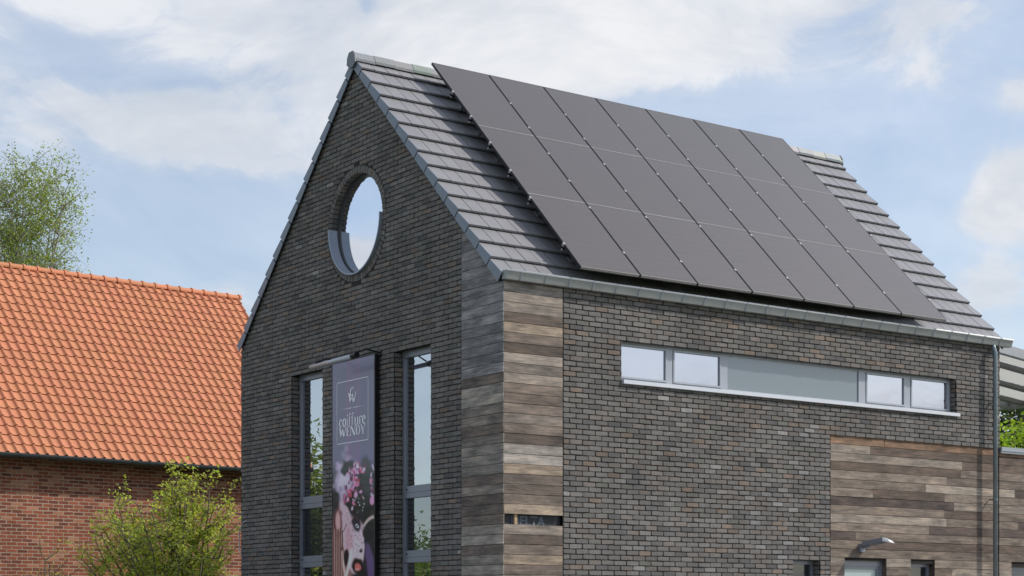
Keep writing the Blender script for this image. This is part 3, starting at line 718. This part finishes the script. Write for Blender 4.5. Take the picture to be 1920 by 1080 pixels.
def glyph(ch,g):
    if ch=='c': g.ring(.52,.5,.46,.52,.28,.11,55,310); g.dot(.80,.80,.13,.10)
    elif ch=='o': g.ring(.5,.5,.49,.52,.28,.11)
    elif ch=='i': g.bar(.32,0,.32,1,.34); g.hb(.05,.95,.03,.06); g.hb(.05,.6,.97,.06); g.dot(.5,1.32,.22,.13)
    elif ch=='f': g.bar(.22,0,.22,1.25,.26); g.hb(0,.6,.03,.06); g.hb(.0,.8,.97,.07); g.ring(.62,1.22,.40,.35,.2,.09,40,180,12); g.dot(.88,1.40,.12,.09)
    elif ch=='u': g.bar(.1,.25,.1,1,.22); g.bar(.68,0,.68,1,.22); g.hb(-.04,.3,.97,.06); g.hb(.56,.9,.97,.06); g.hb(.68,1.02,.03,.06); g.ring(.42,.28,.32,.30,.2,.08,180,330,10)
    elif ch=='r': g.bar(.2,0,.2,1,.28); g.hb(.0,.7,.03,.06); g.hb(.0,.4,.97,.06); g.ring(.72,.66,.34,.36,.1,.1,70,175,8); g.dot(.86,.88,.16,.12)
    elif ch=='e': g.ring(.5,.5,.48,.52,.27,.11,0,312); g.hb(.2,.92,.54,.10)
    elif ch=='W': g.bar(0.02,1,.24,0,.17); g.bar(.42,1,.29,0,.08); g.bar(.36,1,.60,0,.17); g.bar(.92,1,.68,0,.08); g.hb(-.04,.26,.98,.04); g.hb(.30,.58,.98,.04); g.hb(.82,1.04,.98,.04)
    elif ch=='E': g.bar(.12,0,.12,1,.30); g.hb(0,.95,.97,.07); g.hb(0,.95,.03,.07); g.hb(.3,.75,.52,.07); g.bar(.9,.72,.9,1,.06); g.bar(.92,0,.92,.3,.06); g.bar(.72,.4,.72,.64,.05)
    elif ch=='N': g.bar(.08,0,.08,1,.09); g.bar(.08,1,.68,0,.25); g.bar(.84,0,.84,1,.09); g.hb(-.04,.3,.98,.04); g.hb(-.04,.28,.02,.04); g.hb(.72,1.04,.98,.04)
    elif ch=='D': g.bar(.12,0,.12,1,.2); g.hb(0,.4,.98,.045); g.hb(0,.4,.02,.045); g.ring(.38,.5,.58,.52,.2,.06,-90,90,14)
    elif ch=='Y': g.bar(0.02,1,.38,.38,.2); g.bar(.92,1,.50,.38,.09); g.bar(.38,0,.38,.40,.2); g.hb(-.04,.28,.98,.05); g.hb(.82,1.06,.98,.05); g.hb(.24,.74,.02,.04)
    elif ch=='C': g.ring(.5,.5,.46,.52,.2,.06,50,315); g.bar(.80,.70,.80,1.0,.06)
x=.07
for ch,w in (('c',.108),('o',.125),('i',.062),('f',.085),('f',.088),('u',.14),('r',.10),('e',.115)): glyph(ch,G(x,.733,.135,w)); x+=w+.004
x=.075
for ch,w in (('W',.225),('E',.125),('N',.175),('D',.150),('Y',.155)): glyph(ch,G(x,.893,.158,w)); x+=w+.002
glyph('C',G(.42,.285,.165,.155)); glyph('W',G(.365,.365,.165,.26))
lt.build('lettering',M['letter'],ban)

# light bar over the banner
lb=empty('sign_lamp',(0,0,3.98+H)); tag(lb,'long grey light bar on black arms above the salon banner','lamp')
q=MB(); q.tube([(-.50,3.22,-.075),(-.50,4.52,-.095)],.036,14); q.build('light_bar',simple('light_bar_grey',(.5,.52,.56),.35,.4,var=.05),lb,True)
q=MB(); q.tube([(-.50,3.10,-.07),(-.50,3.235,-.075)],.048,14)
for y in (3.25,4.46):
    q.tube([(0.0,y,.02),(-.26,y,.055),(-.46,y,-.04)],.013,8); q.box((-.02,y-.03,-.05),(.008,y+.03,.06))
q.build('arm',M['black'],lb)

# ------------------------------------------------------------------ the orange roofed building
d=V(.99467393,.10307167,0); nn=V(-.10307167,.99467393,0); KE=14.9328; SA,SB=-3.1,7.75; ZEO=3.265+H; ZRO=7.86+H
def Q(s_,n_,z): p=d*s_+nn*(KE+n_); return V(p[0],p[1],z)
farm=empty('farm_building',tuple(Q(2,4,0))); tag(farm,'red brick building with bright orange pantile roof behind the green shrub','building')
farm_loc=V(*farm.location)
def fb(mb,name,m,par=None,smooth=False):
    o=mb.build(name,m,par or farm,smooth)
    if par is None: o.location=-farm.location
    return o
WO=.40
w=MB()
o0=d*0+nn*(KE+WO)
BHs,BLs=BH,BL
brick_rows(w,tuple(o0+d*SA),tuple(d),tuple(-nn),0,ZEO+.15,lambda a,b:[(0,SB-SA-.1)],pal_red,zref=.02,joint=.017,depth=.003)
w.face([Q(SA,WO,0),Q(SB-.1,WO,0),Q(SB-.1,WO,ZEO+.2),Q(SA,WO,ZEO+.2)],0,(.36,.27,.20))
w.face([Q(SB-.1,WO,0),Q(SB-.1,7.6,0),Q(SB-.1,7.6,ZEO+.2),Q(SB-.1,4,ZRO-.15),Q(SB-.1,WO,ZEO+.2)],0,(.3,.11,.08))
w.face([Q(SA,WO,0),Q(SA,7.6,0),Q(SA,7.6,ZEO+.2),Q(SA,4,ZRO-.15),Q(SA,WO,ZEO+.2)],0,(.3,.11,.08))
w.face([Q(SA,7.6,0),Q(SB-.1,7.6,0),Q(SB-.1,7.6,ZEO+.2),Q(SA,7.6,ZEO+.2)],0,(.3,.11,.08))
fb(w,'wall',M['redbrick'])
rf=MB(); rise=ZRO-ZEO; sl_=math.hypot(4,rise); tx=nn*(4/sl_)+V(0,0,rise/sl_); nx_=-nn*(rise/sl_)+V(0,0,4/sl_); NR=23; GA=sl_/NR; TWo=.2135
prof=[(0,.018),(.10,.004),(.34,0),(.56,.002),(.66,.018),(.74,.040),(.82,.052),(.91,.043),(1.0,.018)]
o0=Q(SA,0,ZEO)
nc=int((SB-SA)/TWo)
for r in range(NR):
    for c in range(nc+1):
        s0=SB-SA-(c+1)*TWo; g_=R(.94,1.06); col=(.53*g_,.212*g_*R(.96,1.04),.108*g_)
        if s0<-.1: continue
        t0=r*GA+R(-.003,.003); t1=(r+1)*GA+.02; lift=.022; hj=R(-.0015,.0015)
        a=[];b_=[];c0=[]
        for (u,h_) in prof:
            a.append(o0+d*(s0+u*TWo)+tx*t0+nx_*(h_+lift+hj)); b_.append(o0+d*(s0+u*TWo)+tx*t1+nx_*(h_-.002)); c0.append(o0+d*(s0+u*TWo)+tx*(t0+.004)+nx_*(h_-.004))
        m_=len(prof); n0=len(rf.v); rf.v.extend([tuple(p) for p in a+b_+c0])
        for i in range(m_-1):
            rf.f.append((n0+i,n0+i+1,n0+m_+i+1,n0+m_+i)); rf.m.append(0); rf.c.append(col)
            rf.f.append((n0+2*m_+i,n0+2*m_+i+1,n0+i+1,n0+i)); rf.m.append(0); rf.c.append(tuple(q*.5 for q in col))  # butt faces coloured darker to paint the shadow lines between rows
rf.face([Q(SA,8,ZEO),Q(SB,8,ZEO),Q(SB,4,ZRO),Q(SA,4,ZRO)],0,(.6,.23,.1)); rf.face([Q(SA,0,ZEO-.02),Q(SB,0,ZEO-.02),Q(SB,4,ZRO-.02),Q(SA,4,ZRO-.02)],0,(.2,.08,.05))
rf.face([Q(SB-.001,0,ZEO-.08),Q(SB-.001,4,ZRO-.10),Q(SB-.001,4,ZRO+.02),Q(SB-.001,0,ZEO+.04)],0,(.5,.2,.1))
rfo=fb(rf,'roof',M['orange'])
rg=MB(); s_=SB+.05; 
while s_>SA:
    e=s_-.335; r1=.088; c=(.56*R(.93,1.07),.21,.095)
    for (sa,sb,rr) in ((s_,s_-.05,r1+.022),(s_-.045,e,r1)):
        pts=[(rr*math.cos(t),rr*math.sin(t)-.02) for t in np.linspace(-.25,math.pi+.25,13)]
        rg.extrude([(p,q) for p,q in pts],Q(sb,4,ZRO+.005),tuple(nn),(0,0,1),tuple(d*(sa-sb)),0,c)
    s_=e
o=rg.build('ridge',M['orange'],rfo)
gt=MB(); gp=[(0.02,-.02)]+[(-.055+.075*math.cos(t),-.035+.075*math.sin(t)) for t in np.linspace(0,-math.pi,11)]+[(-.13,-.02),(-.122,-.02)]+[(-.055+.067*math.cos(t),-.035+.067*math.sin(t)) for t in np.linspace(-math.pi,0,11)]
gt.extrude(gp,Q(SA-.05,.02,ZEO+.03),tuple(nn),(0,0,1),tuple(d*(SB-SA+.1)))
s_=SA+.2
while s_<SB:
    gt.extrude([(-.055+.082*math.cos(t),-.035+.082*math.sin(t)) for t in np.linspace(0,-math.pi,11)],Q(s_,.02,ZEO+.03),tuple(nn),(0,0,1),tuple(d*.025)); s_+=.42
fb(gt,'gutter',M['darkgutter'])
q=MB(); q.extrude([(0.0,0),(.42,.0),(.42,-.03),(0,-.03)],Q(SA,0,ZEO-.01),tuple(nn),(0,0,1),tuple(d*(SB-SA))); fb(q,'soffit',simple('dark_soffit',(.05,.04,.035),.8))

# ------------------------------------------------------------------ canopy at the right
can=empty('canopy',(10.4,2.5,4.86+H)); tag(can,'pale sheeted lean-to canopy with grey beams at the far right end of the dark house','canopy')
zc=lambda x:-.1*(x-10.4)
def cb(mb,x0,x1,y0,y1,dz0,dz1): mb.hexa([(x-10.4,y-2.5,zc(x)+z) for (x,y,z) in ((x0,y0,dz0),(x1,y0,dz0),(x1,y1,dz0),(x0,y1,dz0),(x0,y0,dz1),(x1,y0,dz1),(x1,y1,dz1),(x0,y1,dz1))])
q=MB(); cb(q,10.4,15.7,.98,1.10,0,.17); cb(q,15.62,15.75,1.1,4.3,-.03,.16); cb(q,10.4,15.62,4.02,4.14,-.04,.13); q.build('outer_frame',simple('canopy_front_beam',(.36,.37,.38),.4,.3),can)
q=MB(); cb(q,10.4,10.5,1.1,4.02,-.03,.12); q.build('wall_plate',M['canopyframe'],can)
for y in (1.66,2.70,3.62):
    q=MB(); cb(q,10.5,15.62,y,y+.16,0,.07); q.build('beam',M['canopyframe'],can)
for (a,b_) in ((1.11,1.66),(1.82,2.70),(2.86,3.62),(3.78,4.02)):
    q=MB(); cb(q,10.5,15.62,a,b_,.075,.085); q.build('roof_sheet',M['canvas'],can)
for (x,y) in ((15.62,1.1),):
    q=MB(); q.box((x-10.4,y-2.5,-4.86-H),(x-10.3,y-2.4,zc(x)-.03)); q.build('post',M['canopyframe'],can)

# ------------------------------------------------------------------ trees and shrubs
def grow(mb,p,dr,ln,r,depth,tips,bend=.25,nb=3,spread=.6,up=.15,minr=.004,seg=5,shr=.72):
    pts=[p.copy()]; rs=[r]; q=p.copy(); dd=dr/np.linalg.norm(dr)
    for i in range(seg):
        dd=dd+V(R(-1,1),R(-1,1),R(-.6,1)*.8)*bend/seg*1.5+V(0,0,up)/seg; dd/=np.linalg.norm(dd)
        q=q+dd*ln/seg; pts.append(q.copy()); rs.append(max(minr,r*(1-.55*(i+1)/seg)))
    mb.tube(pts,rs,6 if r>.03 else 4,caps=False)
    if depth<=1: 
        for i in range(1,len(pts)): tips.append((pts[i],dd.copy(),depth))
    if depth>0:
        for k in range(nb):
            i=random.randint(max(1,seg//3),seg); a=R(0,6.283); pv=np.cross(dd,V(math.cos(a),math.sin(a),.3)); pv/=np.linalg.norm(pv)+1e-9
            nd=dd*(1-spread*.5)+pv*spread
            grow(mb,pts[i],nd,ln*R(shr-.15,shr+.1),rs[i]*.62,depth-1,tips,bend,nb,spread,up,minr,seg,shr)
def leaf(mb,p,size,c,flat=.5):
    n=V(R(-1,1),R(-1,1),R(-.3,1)+flat); n/=np.linalg.norm(n); a=np.cross(n,V(R(-1,1),R(-1,1),R(-1,1))); a/=np.linalg.norm(a)+1e-9; b_=np.cross(n,a); l=size*R(.6,1.25); w=l*R(.5,.75)
    mb.face([p-a*l*.5,p+b_*w*.45-a*l*.08,p+a*l*.5+n*l*.12,p-b_*w*.45-a*l*.08],0,c)
def make_tree(name,root,tips,trunk,leafsize,per,spreadr,bark,lm_,tint,label,cat,group=None,trunkname='trunk',crownname='crown',filt=None):
    e=empty(name,tuple(root)); tag(e,label,cat,group)
    t=trunk.build(trunkname,bark,e,True); t.location=-e.location
    f=MB()
    for (p,dd,dep) in tips:
        n_=per if dep==0 else max(1,per//2); cl=R(.7,1.3)
        for k in range(n_):
            pp=p+V(random.gauss(0,1),random.gauss(0,1),random.gauss(0,1)-.2)*spreadr
            if filt and not filt(pp): continue
            g_=cl*R(.8,1.2); leaf(f,pp,leafsize,(g_*tint[0]*R(.85,1.2),g_*tint[1],g_*tint[2]))
    c=f.build(crownname,lm_,e); c.location=-e.location
    return e
# birch behind the orange roof: several leaders, weeping twigs, sparse leaves
random.seed(21)
BC=V(4.3,31.2,0); tr=MB(); tips=[]
tr.tube([BC,BC+V(.1,0,3),BC+V(0,.1,6.0)],[.20,.16,.12],8)
for k in range(17):
    a=k*2.4; h0=4.6+.42*k*.8; ln=R(3.2,4.3)*(1-.025*k)
    out=V(math.cos(a),math.sin(a),0)*(.55-.022*k); p0=BC+V(0,.1,min(h0,6.))
    q=p0; top=15.1-abs(R(0,1.5)); pts=[p0]; rad=R(.2,1.9) 
    tgt=BC+V(math.cos(a)*rad,math.sin(a)*rad,top-rad*.45)
    for i in range(1,8):
        t=i/7; pts.append(p0+(tgt-p0)*t+V(math.cos(a),math.sin(a),0)*rad*.35*math.sin(t*math.pi)+V(R(-.22,.22),R(-.22,.22),0))
    tr.tube(pts,[.045*(1-.85*i/7)+.005 for i in range(8)],6,caps=False)
    for i in range(2,8):
        for m_ in range(6):
            b=R(0,6.283); grow(tr,pts[i],V(math.cos(b),math.sin(b),R(.3,1.1)),R(.5,1.15),.014,1,tips,.5,3,.75,-.05,.0035,4,.6)
make_tree('birch_tree',BC,tips,tr,.080,5,.13,M['birchbark'],M['birchleaf'],(1.0,1.0,1.0),'light green birch tree with airy leaves rising behind the orange roof','tree')
# shrub before the red wall
random.seed(5)
SC=V(.05,10.6,0); tr=MB(); tips=[]
for k in range(46):
    a=R(0,6.283); rad=abs(random.gauss(0,.85)); x=SC+V(R(-.5,.5),R(-.5,.5),0); top=max(1.5,4.15-rad*.95+R(-.35,.30)); tgt=SC+V(math.cos(a)*rad*1.5,math.sin(a)*rad*1.1,top)
    pts=[x]
    for i in range(1,7): t=i/6; pts.append(x+(tgt-x)*V(t,t,t**.8)+V(R(-.05,.05),R(-.05,.05),0))
    tr.tube(pts,[.028*(1-.8*i/6)+.004 for i in range(7)],5,caps=False)
    for i in range(2,7):
        tips.append((pts[i],V(0,0,1),0))
        for m_ in range(4 if i<6 else 1): b=R(0,6.283); grow(tr,pts[i],V(math.cos(b),math.sin(b),R(.2,1.0)),R(.28,.62),.009,0,tips,.5,2,.7,.1,.0035,5,.6)
make_tree('shrub',SC,tips,tr,.075,6,.05,M['bark'],M['shrubleaf'],(1,1,1),'green leafy shrub with upright shoots against the red brick wall','shrub',trunkname='stems',crownname='foliage')
random.seed(6)
def bush(name,c,h,rad,nst,leafs,per,spr,lmat,label,tint=(1,1,1),cat='shrub',group=None):
    tr=MB(); tips=[]; c=V(*c)
    for k in range(nst):
        a=R(0,6.283); rr=math.sqrt(random.random())*rad; top=h*(1-.35*(rr/rad)**2)*R(.75,1.02); x=c+V(math.cos(a),math.sin(a),0)*rr*.35; tgt=c+V(math.cos(a)*rr,math.sin(a)*rr,top)
        pts=[x+(tgt-x)*V(t,t,t**.85) for t in np.linspace(0,1,6)]
        tr.tube(pts,[.03*(1-.8*i/5)+.005 for i in range(6)],5,caps=False)
        for i in range(1,6):
            tips.append((pts[i],V(0,0,1),0))
            for m_ in range(3): b=R(0,6.283); grow(tr,pts[i],V(math.cos(b),math.sin(b),R(.0,.9)),R(.12,.22)*h,.012,0,tips,.5,2,.7,.05,.005,4,.6)
    return make_tree(name,c,tips,tr,leafs,per,spr,M['bark'],lmat,tint,label,cat,group,'stems','foliage')
bush('plant',(-1.85,12.4,0),2.75,.35,7,.05,3,.05,M['shrubleaf'],'small thin plant at the lower left by the red brick wall',(1.1,.8,.9),'plant')
bush('shrub',(22.9,9.8,0),6.7,2.4,54,.15,18,.20,M['limeleaf'],'bright lime green bush behind the flat roof edge at the right')
bush('conifer_tree',(35,19.5,0),9.0,4.6,70,.26,14,.34,M['darkleaf'],'dark green tree under the pale canopy, behind the lime green bush',cat='tree')
# trees along the lane, seen in the tall window panes
bush('tree',(-10.6,24.9,0),6.3,2.1,44,.2,10,.25,M['birchleaf'],'green tree mirrored in the pane of the left tall window',(.9,.9,.8),'tree','trees along the lane')
bush('tree',(-13.6,23.4,0),3.7,2.0,36,.18,9,.22,M['birchleaf'],'lower green tree mirrored at the foot of the right tall window',(.8,.9,.8),'tree','trees along the lane')

# ------------------------------------------------------------------ ground
def sheet(name,x0,x1,y0,y1,z,m):
    q=MB(); q.face([(x0,y0,z),(x1,y0,z),(x1,y1,z),(x0,y1,z)]); o=q.build(name,m); tag(o,kind='structure'); return o
sheet('ground',-400,400,-400,400,0,M['grass'])
sheet('forecourt',-16,24,-7,-.001,.004,M['paving'])
sheet('bounce_paving',-16,-.001,0,13.6,.004,M['paving'])  # unseen paving, added to bounce neutral light onto the gable
sheet('pavement',-60,60,-9.2,-7.2,.12,M['paving'])
sheet('road',-400,400,-17,-9.4,.008,M['asphalt'])
q=MB(); q.box((-60,-9.4,0),(60,-9.2,.13)); q.box((-60,-7.2,0),(60,-7.05,.125)); tag(q.build('kerb',M['kerb']),kind='structure')
q=MB()
for k in range(-20,20): q.box((k*6,-13.25,.010),(k*6+3,-13.15,.0125))
tag(q.build('road_marking',M['paint']),kind='structure')

# ------------------------------------------------------------------ camera
F=3281.922; YAW=.617
cam=bpy.data.cameras.new('camera'); co=bpy.data.objects.new('camera',cam); COL.objects.link(co); sc.camera=co
co.location=(-13.755,-19.593,H); co.rotation_euler=(math.pi/2,0,-YAW)
cam.sensor_width=36; cam.sensor_fit='HORIZONTAL'; cam.lens=F/1920*36; cam.shift_y=(1155.273-540)/1920; cam.clip_end=3000; cam.clip_start=.1

# ------------------------------------------------------------------ light
EL,PHI=math.radians(42),math.radians(58)
S=Vector((math.sin(PHI)*math.cos(EL),-math.cos(PHI)*math.cos(EL),math.sin(EL)))
su=bpy.data.lights.new('sun','SUN'); su.energy=3.2; su.angle=math.radians(2.5); su.color=(1,.955,.89)
so=bpy.data.objects.new('sun',su); COL.objects.link(so); so.rotation_euler=S.to_track_quat('Z','Y').to_euler(); so.location=(10,-10,20)
w=bpy.data.worlds.new('World'); sc.world=w; w.use_nodes=True; w.node_tree.nodes.clear(); nt=NT(w.node_tree)
sky=nt.n('ShaderNodeTexSky',sky_type='NISHITA'); sky.sun_disc=False; sky.sun_elevation=EL; sky.sun_rotation=math.atan2(S.x,S.y); sky.altitude=20; sky.air_density=1.0; sky.dust_density=1.2; sky.ozone_density=1.5
bg=nt.n('ShaderNodeBackground',{0:sky.outputs[0],1:SKY_STRENGTH if 'SKY_STRENGTH' in globals() else .15})
gen=nt.n('ShaderNodeTexCoord').outputs['Generated']
dirn=nt.n('ShaderNodeVectorMath',{0:gen},operation='NORMALIZE').outputs[0]
# cloud deck: project the view direction on a high plane, so clouds flatten towards the horizon
sx=nt.n('ShaderNodeSeparateXYZ',{0:dirn}); zz=nt.m('MAXIMUM',sx.outputs[2],0.0)
den=nt.m('ADD',zz,.16)
pu=nt.m('DIVIDE',sx.outputs[0],den); pv=nt.m('DIVIDE',sx.outputs[1],den)
pp=nt.n('ShaderNodeCombineXYZ',{0:pu,1:pv,2:3.7}).outputs[0]
n1=nt.noise(pp,.85,7,.58,.35); n2=nt.noise(nt.n('ShaderNodeMapping',{0:dirn,3:(1,1,1.7)}).outputs[0],13.,8,.62,.5)
dens=nt.m('ADD',nt.m('MULTIPLY',nt.m('SUBTRACT',n1,.5),1.7),nt.m('MULTIPLY',nt.m('SUBTRACT',n2,.5),1.7))
rt=Vector((math.cos(YAW),-math.sin(YAW),0)); fw=Vector((math.sin(YAW),math.cos(YAW),0))
def blob(px,py,rx,ry,wt):
    """cloud bank (or gap when wt<0) around one sky direction, rx/ry in radians"""
    dv=px if isinstance(px,Vector) else (fw+rt*((px-960)/F)+Vector((0,0,(1155.3-py)/F))).normalized()
    q=nt.n('ShaderNodeVectorMath',{0:dirn,1:tuple(dv)},operation='SUBTRACT').outputs[0]
    a=nt.n('ShaderNodeVectorMath',{0:q,1:tuple(rt/rx)},operation='DOT_PRODUCT').outputs['Value']
    b=nt.m('DIVIDE',nt.n('ShaderNodeSeparateXYZ',{0:q}).outputs[2],ry)
    c=nt.n('ShaderNodeVectorMath',{0:q,1:tuple(fw/.6)},operation='DOT_PRODUCT').outputs['Value']
    r2=nt.m('ADD',nt.m('ADD',nt.m('MULTIPLY',a,a),nt.m('MULTIPLY',b,b)),nt.m('MULTIPLY',c,c))
    return nt.m('MULTIPLY',nt.m('POWER',2.71828,nt.m('MULTIPLY',r2,-1.)),wt)
K=1/3282
for (dx_,dz_,r_,w_) in ((-.475,.188,.012,1.5),(-.492,.198,.009,1.6),(-.508,.187,.014,1.4),(-.46,.186,.012,1.4)):
    dens=nt.m('ADD',dens,blob(Vector((dx_,.86,dz_)).normalized(),0,r_,r_,w_))
for b in ((960,-30,1100*K,190*K,.75),(180,230,260*K,70*K,.55),(480,270,230*K,75*K,.55),(620,180,240*K,140*K,.35),(1230,110,420*K,95*K,.5),(1885,365,88*K,92*K,1.5),(1910,180,45*K,35*K,.6),
          (690,0,24*K,40*K,-.55),(110,100,60*K,40*K,-.4),(330,400,260*K,75*K,-.75),(1450,330,380*K,110*K,-.85),(1650,240,200*K,45*K,-.5),(1850,560,90*K,60*K,.4),(60,330,90*K,40*K,.2),(300,150,130*K,25*K,-.25)):
    dens=nt.m('ADD',dens,blob(*b))
cov=nt.ramp(dens,[(0.0,(.40,.40,.40)),(.22,(.52,.52,.52)),(.42,(.88,.88,.88)),(.7,(1,1,1))])
thick=nt.m('MULTIPLY_ADD',nt.noise(nt.n('ShaderNodeMapping',{0:dirn,3:(1,1,2.2)}).outputs[0],6.5,5,.6,.4),1.0,0)
ccol=nt.ramp(thick,[(.30,lin(188,197,209)),(.48,lin(210,214,221)),(.62,lin(228,229,232))])
cb_=nt.n('ShaderNodeBackground',{0:ccol,1:1.0})
mx=nt.n('ShaderNodeMixShader',{0:cov,1:bg.outputs[0],2:cb_.outputs[0]})
wo=nt.n('ShaderNodeOutputWorld'); nt.t.links.new(mx.outputs[0],wo.inputs[0])
sc.view_settings.view_transform='Standard'; sc.view_settings.look='None'; sc.view_settings.exposure=.18; sc.view_settings.gamma=1
sc.cycles.max_bounces=6; sc.cycles.use_denoising=True
